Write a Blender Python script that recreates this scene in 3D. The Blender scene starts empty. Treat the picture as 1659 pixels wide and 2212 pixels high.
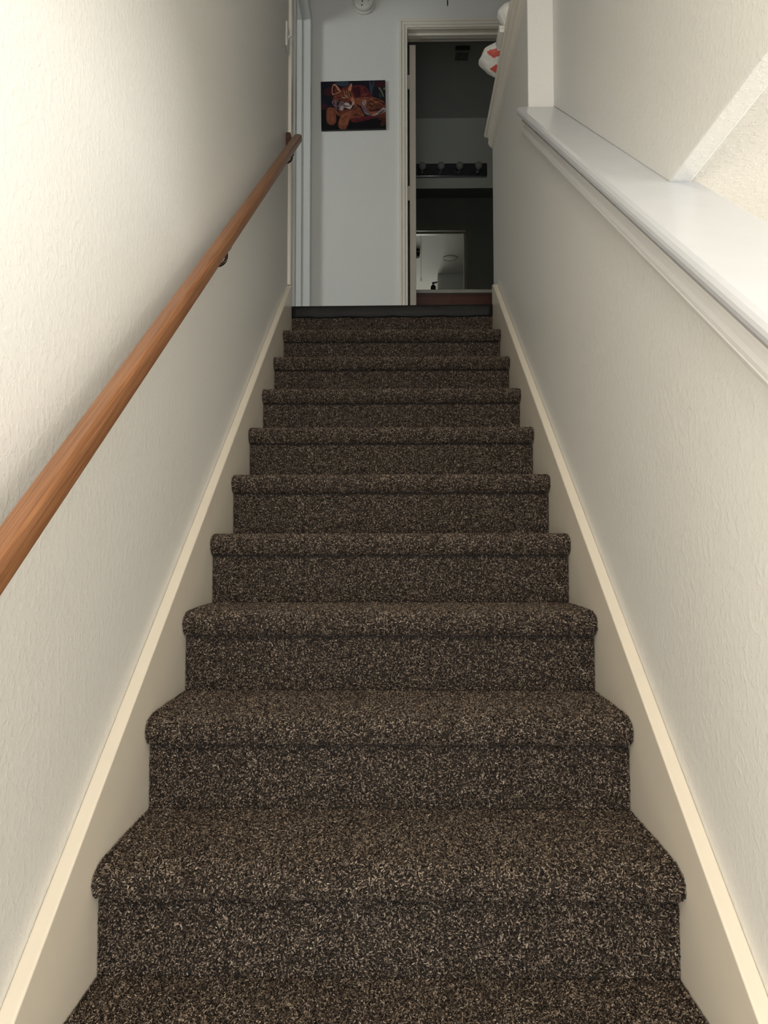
import bpy, bmesh, math, random
import numpy as np
from mathutils import Vector, Matrix

random.seed(7)
scene = bpy.context.scene
COL = scene.collection

# ------------------------------------------------------------------ helpers
def lin(c):
    c = c / 255.0
    return c / 12.92 if c <= 0.04045 else ((c + 0.055) / 1.055) ** 2.4

def rgb(r, g, b, k=1.0):
    return (min(lin(r) * k, 1), min(lin(g) * k, 1), min(lin(b) * k, 1), 1)

def link(name, me, parent=None, mats=()):
    o = bpy.data.objects.new(name, me)
    COL.objects.link(o)
    for m in mats:
        me.materials.append(m)
    if parent is not None:
        o.parent = parent
    return o

def tag(o, label, cat, group=None):
    o['label'] = label
    o['category'] = cat
    if group:
        o['group'] = group
    return o

def struct(o, label=None, cat=None):
    o['kind'] = 'structure'
    if label:
        o['label'] = label
    if cat:
        o['category'] = cat
    return o

def empty(name, loc=(0, 0, 0)):
    o = bpy.data.objects.new(name, None)
    o.location = loc
    o.empty_display_size = 0.05
    COL.objects.link(o)
    return o

def add_box(bm, x0, x1, y0, y1, z0, z1, mi=0):
    v = [bm.verts.new(p) for p in ((x0, y0, z0), (x1, y0, z0), (x1, y1, z0), (x0, y1, z0),
                                   (x0, y0, z1), (x1, y0, z1), (x1, y1, z1), (x0, y1, z1))]
    for f in ((0, 3, 2, 1), (4, 5, 6, 7), (0, 1, 5, 4), (1, 2, 6, 5), (2, 3, 7, 6), (3, 0, 4, 7)):
        bm.faces.new([v[i] for i in f]).material_index = mi

def add_prism_x(bm, poly, x0, x1):
    """polygon in (y, z) extruded along x"""
    a = [bm.verts.new((x0, y, z)) for y, z in poly]
    b = [bm.verts.new((x1, y, z)) for y, z in poly]
    n = len(poly)
    bm.faces.new(a); bm.faces.new(b[::-1])
    for i in range(n):
        bm.faces.new((a[i], b[i], b[(i + 1) % n], a[(i + 1) % n]))

def add_sweep_y(bm, prof, y0, y1, slope=0.0, zref=0.0, yref=0.0):
    """profile in (x, z) swept along y, rising with the slope"""
    a = [bm.verts.new((x, y0, z + zref + slope * (y0 - yref))) for x, z in prof]
    b = [bm.verts.new((x, y1, z + zref + slope * (y1 - yref))) for x, z in prof]
    n = len(prof)
    bm.faces.new(a); bm.faces.new(b[::-1])
    for i in range(n):
        bm.faces.new((a[i], b[i], b[(i + 1) % n], a[(i + 1) % n]))

def add_lathe(bm, prof, M=Matrix(), seg=32, mi=0):
    """profile [(r, h)] turned about local z, placed with M"""
    rings = []
    for r, h in prof:
        if r < 1e-6:
            rings.append([bm.verts.new(M @ Vector((0, 0, h)))])
        else:
            rings.append([bm.verts.new(M @ Vector((r * math.cos(2 * math.pi * k / seg), r * math.sin(2 * math.pi * k / seg), h))) for k in range(seg)])
    for A, B in zip(rings, rings[1:]):
        for k in range(seg):
            k2 = (k + 1) % seg
            if len(A) == 1 and len(B) == 1:
                continue
            if len(A) == 1:
                f = bm.faces.new((A[0], B[k], B[k2]))
            elif len(B) == 1:
                f = bm.faces.new((A[k], B[0], A[k2]))
            else:
                f = bm.faces.new((A[k], B[k], B[k2], A[k2]))
            f.smooth = True; f.material_index = mi

def add_tube(bm, pts, r, seg=12):
    pts = [Vector(p) for p in pts]
    rings = []
    up = Vector((0.3, 0.1, 1)).normalized()
    for i, p in enumerate(pts):
        d = (pts[min(i + 1, len(pts) - 1)] - pts[max(i - 1, 0)]).normalized()
        a = d.cross(up).normalized(); b = d.cross(a)
        rr = r[i] if isinstance(r, (list, tuple)) else r
        rings.append([bm.verts.new(p + rr * (math.cos(2 * math.pi * k / seg) * a + math.sin(2 * math.pi * k / seg) * b)) for k in range(seg)])
    for A, B in zip(rings, rings[1:]):
        for k in range(seg):
            f = bm.faces.new((A[k], A[(k + 1) % seg], B[(k + 1) % seg], B[k])); f.smooth = True
    bm.faces.new(rings[0][::-1]); bm.faces.new(rings[-1])

def done(name, bm, mats, parent=None, bevel=0.0, seg=2, angle=40, recalc=True):
    if recalc:
        bmesh.ops.recalc_face_normals(bm, faces=bm.faces[:])
    if bevel > 0:
        ed = [e for e in bm.edges if len(e.link_faces) == 2 and e.calc_face_angle(0) > math.radians(angle)]
        r = bmesh.ops.bevel(bm, geom=ed, offset=bevel, segments=seg, profile=0.5, affect='EDGES', clamp_overlap=True)
        for f in r['faces']:
            f.smooth = True
    me = bpy.data.meshes.new(name)
    bm.to_mesh(me); bm.free()
    return link(name, me, parent, mats if isinstance(mats, (list, tuple)) else (mats,))

def box_obj(name, dims, mat, parent=None, bevel=0.0):
    bm = bmesh.new()
    add_box(bm, *dims)
    return done(name, bm, mat, parent, bevel)

# ------------------------------------------------------------------ materials
def new_mat(name):
    m = bpy.data.materials.new(name); m.use_nodes = True
    nt = m.node_tree
    return m, nt, nt.nodes['Principled BSDF']

def plain(name, col, rough=0.5, metallic=0.0, spec=0.5, bump=None):
    m, nt, b = new_mat(name)
    b.inputs['Base Color'].default_value = col
    b.inputs['Roughness'].default_value = rough
    b.inputs['Metallic'].default_value = metallic
    b.inputs['Specular IOR Level'].default_value = spec
    tc = nt.nodes.new('ShaderNodeTexCoord')
    nz = nt.nodes.new('ShaderNodeTexNoise')
    nz.inputs['Scale'].default_value = bump[0] if bump else 30.0
    nz.inputs['Detail'].default_value = 3
    nt.links.new(tc.outputs['Object'], nz.inputs['Vector'])
    # faint tone variation of the paint itself
    mix = nt.nodes.new('ShaderNodeMix'); mix.data_type = 'RGBA'; mix.blend_type = 'MULTIPLY'
    mix.inputs['Factor'].default_value = 1.0
    mr = nt.nodes.new('ShaderNodeMapRange')
    mr.inputs['To Min'].default_value = 0.965; mr.inputs['To Max'].default_value = 1.03
    nt.links.new(nz.outputs['Fac'], mr.inputs['Value'])
    mix.inputs['A'].default_value = col
    nt.links.new(mr.outputs['Result'], mix.inputs['B'])
    nt.links.new(mix.outputs['Result'], b.inputs['Base Color'])
    if bump:
        bp = nt.nodes.new('ShaderNodeBump')
        bp.inputs['Strength'].default_value = bump[1]; bp.inputs['Distance'].default_value = bump[2]
        nt.links.new(nz.outputs['Fac'], bp.inputs['Height'])
        nt.links.new(bp.outputs['Normal'], b.inputs['Normal'])
    return m

def wall_paint(name, col, rough=0.5, dist=0.0010, strength=0.36):
    """hand-trowelled wall: flattened plaster lumps and short ridges under satin paint"""
    m, nt, b = new_mat(name)
    b.inputs['Roughness'].default_value = rough
    b.inputs['Base Color'].default_value = col
    tc = nt.nodes.new('ShaderNodeTexCoord')
    def noise(scale, detail, dist_=0.0):
        n = nt.nodes.new('ShaderNodeTexNoise')
        n.inputs['Scale'].default_value = scale; n.inputs['Detail'].default_value = detail
        n.inputs['Distortion'].default_value = dist_
        nt.links.new(tc.outputs['Object'], n.inputs['Vector'])
        return n
    big = noise(72, 5, 0.2)
    ramp = nt.nodes.new('ShaderNodeValToRGB')
    ramp.color_ramp.elements[0].position = 0.50; ramp.color_ramp.elements[1].position = 0.62
    nt.links.new(big.outputs['Fac'], ramp.inputs['Fac'])
    rid = noise(150, 4, 0.2)
    ramp2 = nt.nodes.new('ShaderNodeValToRGB')
    ramp2.color_ramp.elements[0].position = 0.56; ramp2.color_ramp.elements[1].position = 0.70
    nt.links.new(rid.outputs['Fac'], ramp2.inputs['Fac'])
    fine = noise(260, 3)
    add = nt.nodes.new('ShaderNodeMath'); add.operation = 'MULTIPLY_ADD'
    add.inputs[1].default_value = 0.7
    nt.links.new(ramp2.outputs['Color'], add.inputs[0]); nt.links.new(ramp.outputs['Color'], add.inputs[2])
    add2 = nt.nodes.new('ShaderNodeMath'); add2.operation = 'MULTIPLY_ADD'
    add2.inputs[1].default_value = 0.5
    nt.links.new(fine.outputs['Fac'], add2.inputs[0]); nt.links.new(add.outputs[0], add2.inputs[2])
    bp = nt.nodes.new('ShaderNodeBump')
    bp.inputs['Strength'].default_value = strength; bp.inputs['Distance'].default_value = dist
    nt.links.new(add2.outputs[0], bp.inputs['Height'])
    nt.links.new(bp.outputs['Normal'], b.inputs['Normal'])
    return m

M = {}
M['wall'] = wall_paint('textured_wall_paint', (0.765, 0.757, 0.728, 1))
M['smooth_wall'] = wall_paint('smooth_wall_paint', (0.74, 0.745, 0.735, 1), 0.55, 0.0006, 0.5)
M['ceiling'] = wall_paint('textured_ceiling_paint', (0.68, 0.665, 0.63, 1), 0.6, 0.0014, 0.45)
M['ceiling_paint'] = plain('white_diffuser', (0.76, 0.765, 0.755, 1), 0.7, 0, 0.2)
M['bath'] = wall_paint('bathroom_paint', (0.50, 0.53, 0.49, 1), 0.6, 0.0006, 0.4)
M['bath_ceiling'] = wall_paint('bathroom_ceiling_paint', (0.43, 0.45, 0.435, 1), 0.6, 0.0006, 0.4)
M['skirt'] = plain('satin_skirt_paint', (0.77, 0.70, 0.59, 1), 0.32, bump=(18, 0.25, 0.001))
M['trim'] = plain('satin_trim_paint', (0.78, 0.74, 0.66, 1), 0.3, bump=(25, 0.2, 0.0008))
M['cap'] = plain('gloss_white_paint', (0.54, 0.555, 0.585, 1), 0.22, bump=(14, 0.2, 0.001))
M['mould'] = plain('white_moulding_paint', (0.70, 0.69, 0.68, 1), 0.3)
M['jamb'] = plain('white_jamb_paint', (0.74, 0.755, 0.75, 1), 0.35)
M['leaf'] = plain('cream_door_paint', (0.74, 0.68, 0.61, 1), 0.4)
M['plastic'] = plain('white_plastic', (0.72, 0.72, 0.69, 1), 0.4)
M['dark'] = plain('black_recess', (0.01, 0.01, 0.01, 1), 0.6)
M['vinyl'] = plain('black_vinyl', (0.010, 0.010, 0.0105, 1), 0.55, 0.0, 0.25, bump=(12, 0.6, 0.006))
M['iron'] = plain('dark_bronze_metal', (0.035, 0.022, 0.016, 1), 0.35, 0.7)
M['chrome'] = plain('chrome', (0.85, 0.85, 0.85, 1), 0.08, 1.0)
M['barmetal'] = plain('polished_dark_metal', (0.30, 0.31, 0.35, 1), 0.25, 1.0)
M['bulb'] = plain('unlit_frosted_bulb', (0.30, 0.30, 0.29, 1), 0.18)
M['cherry'] = plain('red_brown_cabinet_wood', (0.16, 0.055, 0.04, 1), 0.35)
M['counter'] = plain('pale_counter', (0.62, 0.61, 0.55, 1), 0.3)
M['floor'] = plain('dark_hall_floor', (0.07, 0.055, 0.045, 1), 0.5)
M['pale_floor'] = plain('pale_floor', (0.42, 0.38, 0.32, 1), 0.5)
M['tile'] = plain('bathroom_floor', (0.25, 0.24, 0.22, 1), 0.4)
M['carton'] = plain('white_card', (0.78, 0.76, 0.70, 1), 0.6)
M['black_edge'] = plain('black_canvas_edge', (0.012, 0.010, 0.014, 1), 0.6)
m, nt, b = new_mat('mirror_glass')
b.inputs['Base Color'].default_value = (0.80, 0.82, 0.78, 1); b.inputs['Metallic'].default_value = 1.0; b.inputs['Roughness'].default_value = 0.015
M['mirror'] = m

# stained pine for the handrail: grain runs along the rail (local y)
def wood(name, c1, c2):
    m, nt, b = new_mat(name)
    tc = nt.nodes.new('ShaderNodeTexCoord')
    mp = nt.nodes.new('ShaderNodeMapping'); mp.inputs['Scale'].default_value = (150, 2.2, 150)
    nt.links.new(tc.outputs['Object'], mp.inputs['Vector'])
    n1 = nt.nodes.new('ShaderNodeTexNoise'); n1.inputs['Scale'].default_value = 2.2; n1.inputs['Detail'].default_value = 5; n1.inputs['Distortion'].default_value = 0.6
    nt.links.new(mp.outputs['Vector'], n1.inputs['Vector'])
    r = nt.nodes.new('ShaderNodeValToRGB')
    r.color_ramp.elements[0].position = 0.36; r.color_ramp.elements[0].color = c1
    r.color_ramp.elements[1].position = 0.66; r.color_ramp.elements[1].color = c2
    nt.links.new(n1.outputs['Fac'], r.inputs['Fac'])
    nt.links.new(r.outputs['Color'], b.inputs['Base Color'])
    b.inputs['Roughness'].default_value = 0.40
    bp = nt.nodes.new('ShaderNodeBump'); bp.inputs['Strength'].default_value = 0.15; bp.inputs['Distance'].default_value = 0.0006
    nt.links.new(n1.outputs['Fac'], bp.inputs['Height']); nt.links.new(bp.outputs['Normal'], b.inputs['Normal'])
    return m
M['rail'] = wood('stained_pine', (0.175, 0.070, 0.026, 1), (0.29, 0.130, 0.055, 1))
M['block'] = wood('dark_stained_wood', (0.055, 0.018, 0.010, 1), (0.11, 0.036, 0.018, 1))

# carpet yarn: every tuft its own shade
m, nt, b = new_mat('carpet_yarn')
geo = nt.nodes.new('ShaderNodeNewGeometry')
r = nt.nodes.new('ShaderNodeValToRGB'); r.color_ramp.interpolation = 'LINEAR'
r.color_ramp.elements[0].position = 0.0; r.color_ramp.elements[0].color = (0.014, 0.010, 0.008, 1)
r.color_ramp.elements[1].position = 1.0; r.color_ramp.elements[1].color = (0.48, 0.39, 0.31, 1)
for p, c in ((0.30, (0.038, 0.028, 0.023, 1)), (0.62, (0.118, 0.087, 0.066, 1)), (0.86, (0.26, 0.20, 0.152, 1))):
    e = r.color_ramp.elements.new(p); e.color = c
nt.links.new(geo.outputs['Random Per Island'], r.inputs['Fac'])
nt.links.new(r.outputs['Color'], b.inputs['Base Color'])
b.inputs['Roughness'].default_value = 0.7
b.inputs['Specular IOR Level'].default_value = 0.25
M['yarn'] = m
M['backing'] = plain('carpet_backing', (0.035, 0.026, 0.020, 1), 0.9)

# ------------------------------------------------------------------ measures (metres; lower floor is z = 0)
R, T = 0.1793, 0.2482                 # rise and going of the stair
Y0, Z0 = 1.2134, 0.866                # front of the nosing of the step numbered 0
NB = 0.030                            # half height of the nosing
RB = 0.0303                           # nosing overhang
UP = 2.509                            # upper floor
CEIL = 5.005
XL, XR = -0.485, 0.485                # stair walls
XN0, XN1 = 0.575, 0.62                # thin wall over the ledge
CS, CY, CZ = 0.738, 1.545, 2.140      # slope of the ledge and a point on it (top surface)
SOFF = 2.140                          # ceiling of the lower room
YP = 2.645                            # end of the ledge
YG = 3.62                             # end of the guard wall
YB = 4.68                             # back wall of the upper hall
YM = 6.28                             # bathroom mirror wall
HEAD = 4.666                          # underside of door heads
GS = -0.055                            # the guard cap falls slightly towards the back
def capz(y): return CZ + CS * (y - CY)

# ------------------------------------------------------------------ shell
# left stair wall
o = box_obj('wall_left', (XL - 0.14, XL, 0.10, 3.55, 0, CEIL), M['wall']); struct(o)
# right: knee wall under the ledge and the guard wall behind it, one solid
bm = bmesh.new()
add_prism_x(bm, [(0.30, 0), (YG, 0), (YG, 3.39 + GS * (YG - 3.3)), (YP, 3.39 + GS * (YP - 3.3)), (YP, capz(YP) - 0.028), (0.30, capz(0.30) - 0.028)], XR, XN1)
o = done('wall_right', bm, M['wall'], bevel=0.004, seg=2); struct(o)
# thin upper wall above the ledge, open below the lower ceiling
bm = bmesh.new()
add_prism_x(bm, [(-0.45, SOFF), (CY, SOFF), (CY + 0.001, capz(CY)), (YP, capz(YP) - 0.0), (YP, CEIL), (-0.45, CEIL)], XN0, XN1)
o = done('wall_upper_right', bm, M['wall'], bevel=0.006, seg=3); struct(o)
# back wall with the bathroom doorway
DX0, DX1 = 0.094, 0.742
bm = bmesh.new()
add_box(bm, -0.66, DX0 - 0.02, YB, YB + 0.12, UP - 0.3, CEIL)
add_box(bm, DX1 + 0.02, 2.3, YB, YB + 0.12, UP - 0.3, CEIL)
add_box(bm, DX0 - 0.02, DX1 + 0.02, YB, YB + 0.12, HEAD + 0.02, CEIL)
o = done('wall_back', bm, M['smooth_wall']); struct(o)
# left wall of the upper hall with a doorway
HX = -0.515
LD0, LD1 = 3.95, 4.61
bm = bmesh.new()
add_box(bm, HX - 0.115, HX, 3.551, LD0 - 0.02, UP - 0.3, CEIL)
add_box(bm, HX - 0.115, HX, LD1 + 0.02, YB - 0.001, UP - 0.3, CEIL)
add_box(bm, HX - 0.115, HX, LD0 - 0.02, LD1 + 0.02, HEAD + 0.04, CEIL)
o = done('wall_hall_left', bm, M['smooth_wall']); struct(o)
# floors and ceilings
o = box_obj('floor', (-2.4, 4.0, -3.0, 4.2, -0.1, 0), M['pale_floor']); struct(o)
bm = bmesh.new()
add_box(bm, HX - 0.1, 2.3, 3.50, YB + 0.12, UP - 0.28, UP - 0.002)
add_box(bm, XN1 + 0.002, 2.3, YP, 3.50, UP - 0.28, UP - 0.002)
o = done('floor_upper', bm, M['floor']); struct(o)
o = box_obj('ceiling', (-2.5, 2.3, -3.1, YB + 0.12, CEIL, CEIL + 0.1), M['smooth_wall']); struct(o)
o = box_obj('ceiling_lower_room', (XN1 - 0.01, 4.0, -0.45, 4.2, SOFF + 0.004, SOFF + 0.09), M['ceiling']); struct(o)
o = box_obj('wall_entry_front', (-2.4, 4.0, -3.1, -3.0, 0, CEIL), M['wall']); struct(o)
o = box_obj('wall_entry_left', (-2.5, -2.4, -3.1, 0.20, 0, CEIL), M['wall']); struct(o)
o = box_obj('wall_entry_back', (-2.4, XL - 0.14, 0.10, 0.20, 0, CEIL), M['wall']); struct(o)
bm = bmesh.new()
add_box(bm, 4.0, 4.1, -3.0, -0.35, 0, CEIL)
add_box(bm, 4.0, 4.1, -0.35, 4.2, 0, SOFF)
o = done('wall_lower_room_right', bm, M['wall']); struct(o)
o = box_obj('wall_entry_right', (XN1, 4.0, -0.45, -0.35, SOFF + 0.09, CEIL), M['wall']); struct(o)
o = box_obj('ceiling_entry', (2.3, 4.1, -3.1, -0.35, CEIL, CEIL + 0.1), M['ceiling']); struct(o)
o = box_obj('wall_lower_room_back', (XN1, 4.0, 4.2, 4.3, 0, SOFF + 0.05), M['wall']); struct(o)
o = box_obj('wall_hall_right', (2.3, 2.4, YP, YB + 0.12, UP - 0.28, CEIL), M['smooth_wall']); struct(o)
o = box_obj('wall_hall_front', (XN1, 2.3, YP - 0.1, YP, UP - 0.28, CEIL), M['smooth_wall']); struct(o)
o = box_obj('light_block_under_stairs', (XL, XR, 3.60, 3.70, 0, UP - 0.28), M['wall']); struct(o)  # added unseen blocker, stops world light leaking in beneath the steps
# left upstairs room (seen only through its light)
bm = bmesh.new()
add_box(bm, -3.2, HX - 0.115, 5.3, 5.4, UP, CEIL)
add_box(bm, -3.2, -0.63, 0.9, 1.0, UP, CEIL)
add_box(bm, -3.3, -3.2, 0.9, 5.4, UP, CEIL)
add_box(bm, -3.2, -0.631, 0.9, 5.4, CEIL, CEIL + 0.1)
add_box(bm, -0.66, HX - 0.115, YB + 0.12, 5.4, UP, CEIL)
o = done('wall_left_room', bm, M['smooth_wall']); struct(o)
o = box_obj('floor_left_room', (-3.2, -0.632, 0.9, 5.4, UP - 0.1, UP - 0.002), M['floor']); struct(o)
# bathroom
bm = bmesh.new()
add_box(bm, -0.65, 1.5, YM, YM + 0.1, UP - 0.1, CEIL)
o = done('wall_bathroom_back', bm, M['bath']); struct(o)
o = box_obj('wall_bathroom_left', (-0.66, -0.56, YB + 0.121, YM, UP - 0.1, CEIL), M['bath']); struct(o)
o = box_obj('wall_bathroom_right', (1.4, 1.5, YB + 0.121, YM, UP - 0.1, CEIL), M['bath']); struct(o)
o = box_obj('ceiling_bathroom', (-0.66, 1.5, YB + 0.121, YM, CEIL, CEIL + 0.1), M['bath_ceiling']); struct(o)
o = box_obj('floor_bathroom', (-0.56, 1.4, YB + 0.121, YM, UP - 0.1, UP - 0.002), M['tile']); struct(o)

# ------------------------------------------------------------------ sloping skirt boards
def skirt(name, x_in, x_out):
    s = 0.7224
    def top(y): return 1.034 + s * (y - 1.298)
    ye = 3.492
    # rounded upper end
    poly = [(0.02, 0.002), (0.62, 0.002), (ye, top(0.62 + (ye - 0.62)) - 0.42)]
    poly += [(ye, top(ye) - 0.035), (ye - 0.006, top(ye) - 0.014), (ye - 0.022, top(ye - 0.022))]
    poly += [(0.02, top(0.02))]
    bm = bmesh.new()
    add_prism_x(bm, poly, x_in, x_out)
    o = done(name, bm, M['skirt'], bevel=0.003, seg=2)
    return struct(o)
skirt('baseboard_left', XL, -0.4605)
skirt('baseboard_right', 0.4605, XR)

# corner trim where the left stair wall ends
o = box_obj('trim_1', (XL - 0.03, -0.4705, 3.505, 3.56, 2.62, CEIL), M['trim'], bevel=0.003); struct(o)
o = box_obj('trim_2', (XL, -0.4725, 3.5, 3.56, UP - 0.3, 2.612), M['skirt'], bevel=0.002); struct(o)

# ------------------------------------------------------------------ ledge cap and its moulding
def cap_profile(x0, x1):
    return [(x0 + 0.006, -0.030), (x0 + 0.001, -0.026), (x0, -0.018), (x0 + 0.001, -0.011), (x0 + 0.005, -0.004), (x0 + 0.013, 0.0), (x1, 0.0), (x1, -0.030)]
bm = bmesh.new()
add_sweep_y(bm, cap_profile(0.441, XN0 + 0.003), CY, 2.632, CS, CZ, CY)
add_sweep_y(bm, cap_profile(0.441, 0.632), 0.27, CY, CS, CZ, CY)
cap = done('trim_3', bm, M['cap']); struct(cap)
bm = bmesh.new()
prof = [(XR + 0.001, -0.0295), (0.466, -0.0295), (0.466, -0.043), (0.456, -0.044), (0.4555, -0.048), (0.463, -0.052), (0.4675, -0.058), (0.4665, -0.064), (0.461, -0.070), (0.4575, -0.077), (0.4575, -0.083), (0.4595, -0.0855), (0.4575, -0.088), (0.459, -0.095), (0.464, -0.101), (0.471, -0.105), (0.475, -0.109), (XR + 0.001, -0.109)]
add_sweep_y(bm, prof, 0.28, 2.615, CS, CZ, CY)
mo = done('ledge_moulding', bm, M['mould'], cap)
# guard wall cap
bm = bmesh.new()
gp = [(0.449, 3.390), (0.445, 3.394), (0.4445, 3.402), (0.446, 3.411), (0.452, 3.416), (0.66, 3.416), (0.664, 3.410), (0.664, 3.392), (0.66, 3.390)]
add_sweep_y(bm, gp, YP - 0.0, YG - 0.005, GS, 0, 3.3)
gcap = done('trim_4', bm, M['trim']); struct(gcap)
bm = bmesh.new()
gp = [(XR, 3.3895), (0.456, 3.3895), (0.456, 3.382), (0.462, 3.376), (0.466, 3.368), (0.4625, 3.362), (0.4615, 3.352), (0.466, 3.340), (0.475, 3.334), (0.476, 3.328), (XR, 3.328)]
add_sweep_y(bm, gp, YP, YG - 0.02, GS, 0, 3.3)
done('guard_moulding', bm, M['trim'], gcap)

# ------------------------------------------------------------------ carpeted staircase
stairs = empty('staircase', (0, Y0 - 4 * T, 0))
tag(stairs, 'straight flight of stairs covered in speckled dark brown carpet', 'stairs')
HW = 0.4590

def surf_mesh(name, prof, n_per_m2, seed, length=0.0053, rad=0.00108, m0=0.0, m1=0.0):
    """carpet over a (y, z) profile: a backing strip and short leaning twisted tufts"""
    rs = np.random.RandomState(seed)
    P = np.array(prof, float)
    d = np.diff(P, axis=0); L = np.hypot(d[:, 0], d[:, 1]); cum = np.concatenate([[0], np.cumsum(L)])
    total = cum[-1]
    n = int(total * 2 * HW * n_per_m2)
    # jittered grid
    cell = 1 / math.sqrt(n_per_m2)
    nu, nv = int(2 * HW / cell), max(1, int((total - m0 - m1) / cell))
    gu, gv = np.meshgrid(np.arange(nu), np.arange(nv))
    u = (gu.ravel() + rs.rand(nu * nv) * 0.95 + 0.02) / nu * 2 * HW - HW
    v = (gv.ravel() + rs.rand(nu * nv) * 0.95 + 0.02) / nv * (total - m0 - m1) + m0
    n = len(u)
    idx = np.clip(np.searchsorted(cum, v, side='right') - 1, 0, len(L) - 1)
    t = (v - cum[idx]) / L[idx]
    base = P[idx] + d[idx] * t[:, None]
    tan = d / L[:, None]
    # smooth tangents
    vt = np.zeros_like(P); vt[0] = tan[0]; vt[-1] = tan[-1]; vt[1:-1] = tan[1:] + tan[:-1]
    vt /= np.linalg.norm(vt, axis=1)[:, None]
    tt = vt[idx] * (1 - t[:, None]) + vt[idx + 1] * t[:, None]
    tt /= np.linalg.norm(tt, axis=1)[:, None]
    # profile runs from the back of the tread forward and down; outward normal = (tz, -ty) rotated
    N = np.stack([np.zeros(n), tt[:, 1], -tt[:, 0]], 1)
    Tn = np.stack([np.zeros(n), tt[:, 0], tt[:, 1]], 1)
    X = np.tile(np.array([1.0, 0, 0]), (n, 1))
    B = np.stack([u, base[:, 0], base[:, 1]], 1)
    # low frequency pile direction, so patches of the pile shade together
    ph = 2.0 * np.sin(u * 9 + seed) + 1.5 * np.cos(v * 17 + seed * 2) + 1.2 * np.sin(u * 23 + v * 11)
    ang = ph + rs.randn(n) * 1.9
    lean = 0.35 + 0.95 * rs.rand(n)
    Dir = np.cos(ang)[:, None] * X + np.sin(ang)[:, None] * Tn
    ln = length * (0.6 + 0.65 * rs.rand(n))
    edge = np.minimum(1, (HW - np.abs(u)) / 0.006)
    # keep leaning tufts inside the skirt boards
    Dir[:, 0] *= np.where(edge < 1, edge * 0.3, 1)
    p0 = B - N * 0.001
    p1 = B + N * (ln * 0.5)[:, None] + Dir * (ln * lean * 0.30)[:, None]
    p2 = B + N * (ln * 0.78)[:, None] + Dir * (ln * lean * 0.85)[:, None]
    side = np.cross(N, Dir); side /= np.linalg.norm(side, axis=1)[:, None] + 1e-9
    a0 = side; b0 = N * 0.5 + Dir * 0.5; b0 /= np.linalg.norm(b0, axis=1)[:, None] + 1e-9
    c0 = np.cross(side, b0)
    V = np.zeros((n, 10, 3))
    tw = rs.rand(n) * 6.28
    rr = rad * (0.75 + 0.6 * rs.rand(n))
    for k, (p, sc) in enumerate(((p0, 0.8), (p1, 1.12), (p2, 0.95))):
        for j in range(3):
            a = tw + j * 2.094 + k * 0.7
            V[:, k * 3 + j] = p + (np.cos(a) * rr * sc)[:, None] * a0 + (np.sin(a) * rr * sc)[:, None] * c0
    V[:, 9] = p2 + (p2 - p1) * 0.22
    V[:, :, 0] = np.clip(V[:, :, 0], -HW - 0.002, HW + 0.002)
    verts = V.reshape(-1, 3)
    q = []
    for k in range(2):
        for j in range(3):
            j2 = (j + 1) % 3
            q.append((k * 3 + j, k * 3 + j2, (k + 1) * 3 + j2, (k + 1) * 3 + j))
    tr = [(6, 7, 9), (7, 8, 9), (8, 6, 9)]
    off = (np.arange(n) * 10)[:, None, None]
    Q = (np.array(q)[None] + off).reshape(-1, 4); TR = (np.array(tr)[None] + off).reshape(-1, 3)
    # backing strip
    nb = len(P)
    bv = np.concatenate([np.stack([np.full(nb, -HW), P[:, 0], P[:, 1]], 1), np.stack([np.full(nb, HW), P[:, 0], P[:, 1]], 1)])
    o0 = len(verts)
    BQ = np.array([(o0 + i, o0 + nb + i, o0 + nb + i + 1, o0 + i + 1) for i in range(nb - 1)])
    verts = np.concatenate([verts, bv])
    me = bpy.data.meshes.new(name)
    me.vertices.add(len(verts)); me.vertices.foreach_set('co', verts.ravel())
    quads = np.concatenate([Q, BQ])
    loops = np.concatenate([quads.ravel(), TR.ravel()])
    me.loops.add(len(loops)); me.loops.foreach_set('vertex_index', loops.astype(np.int32))
    nq, ntr = len(quads), len(TR)
    starts = np.concatenate([np.arange(nq) * 4, nq * 4 + np.arange(ntr) * 3])
    me.polygons.add(nq + ntr); me.polygons.foreach_set('loop_start', starts.astype(np.int32))
    mi = np.zeros(nq + ntr, np.int32); mi[len(Q):nq] = 1
    me.polygons.foreach_set('material_index', mi)
    me.polygons.foreach_set('use_smooth', np.ones(nq + ntr, bool))
    me.update(calc_edges=True); me.validate()
    me.materials.append(M['yarn']); me.materials.append(M['backing'])
    return me

# profile of one step, relative to (Y0 + i*T, Z0 + i*R): from the foot of the next riser forward
INS = 0.0055                                          # the pile stands this far off the backing
tread_prof = [(T + RB + 0.004, NB - INS)]
for y in (0.24, 0.20, 0.16, 0.12, 0.09, 0.07):
    tread_prof.append((y, NB - INS - (0.0015 if y < 0.1 else 0)))
rc = NB - INS
for k in range(0, 11):                                # rounded nosing
    a = math.pi / 2 + math.pi * k / 10
    yy = (0.045 if k <= 5 else 0.030)
    tread_prof.append((INS + yy + math.cos(a) * (yy), math.sin(a) * rc - (0.002 if k < 3 else 0)))
riser_prof = [(RB + INS + 0.004, -NB + 0.006), (RB + INS, -NB - 0.012), (RB + INS, -0.09), (RB + INS, NB - R - INS)]
top_riser = [(RB + INS, 2.462 - (Z0 + 9 * R)), (RB + INS, NB - R - INS)]

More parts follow.
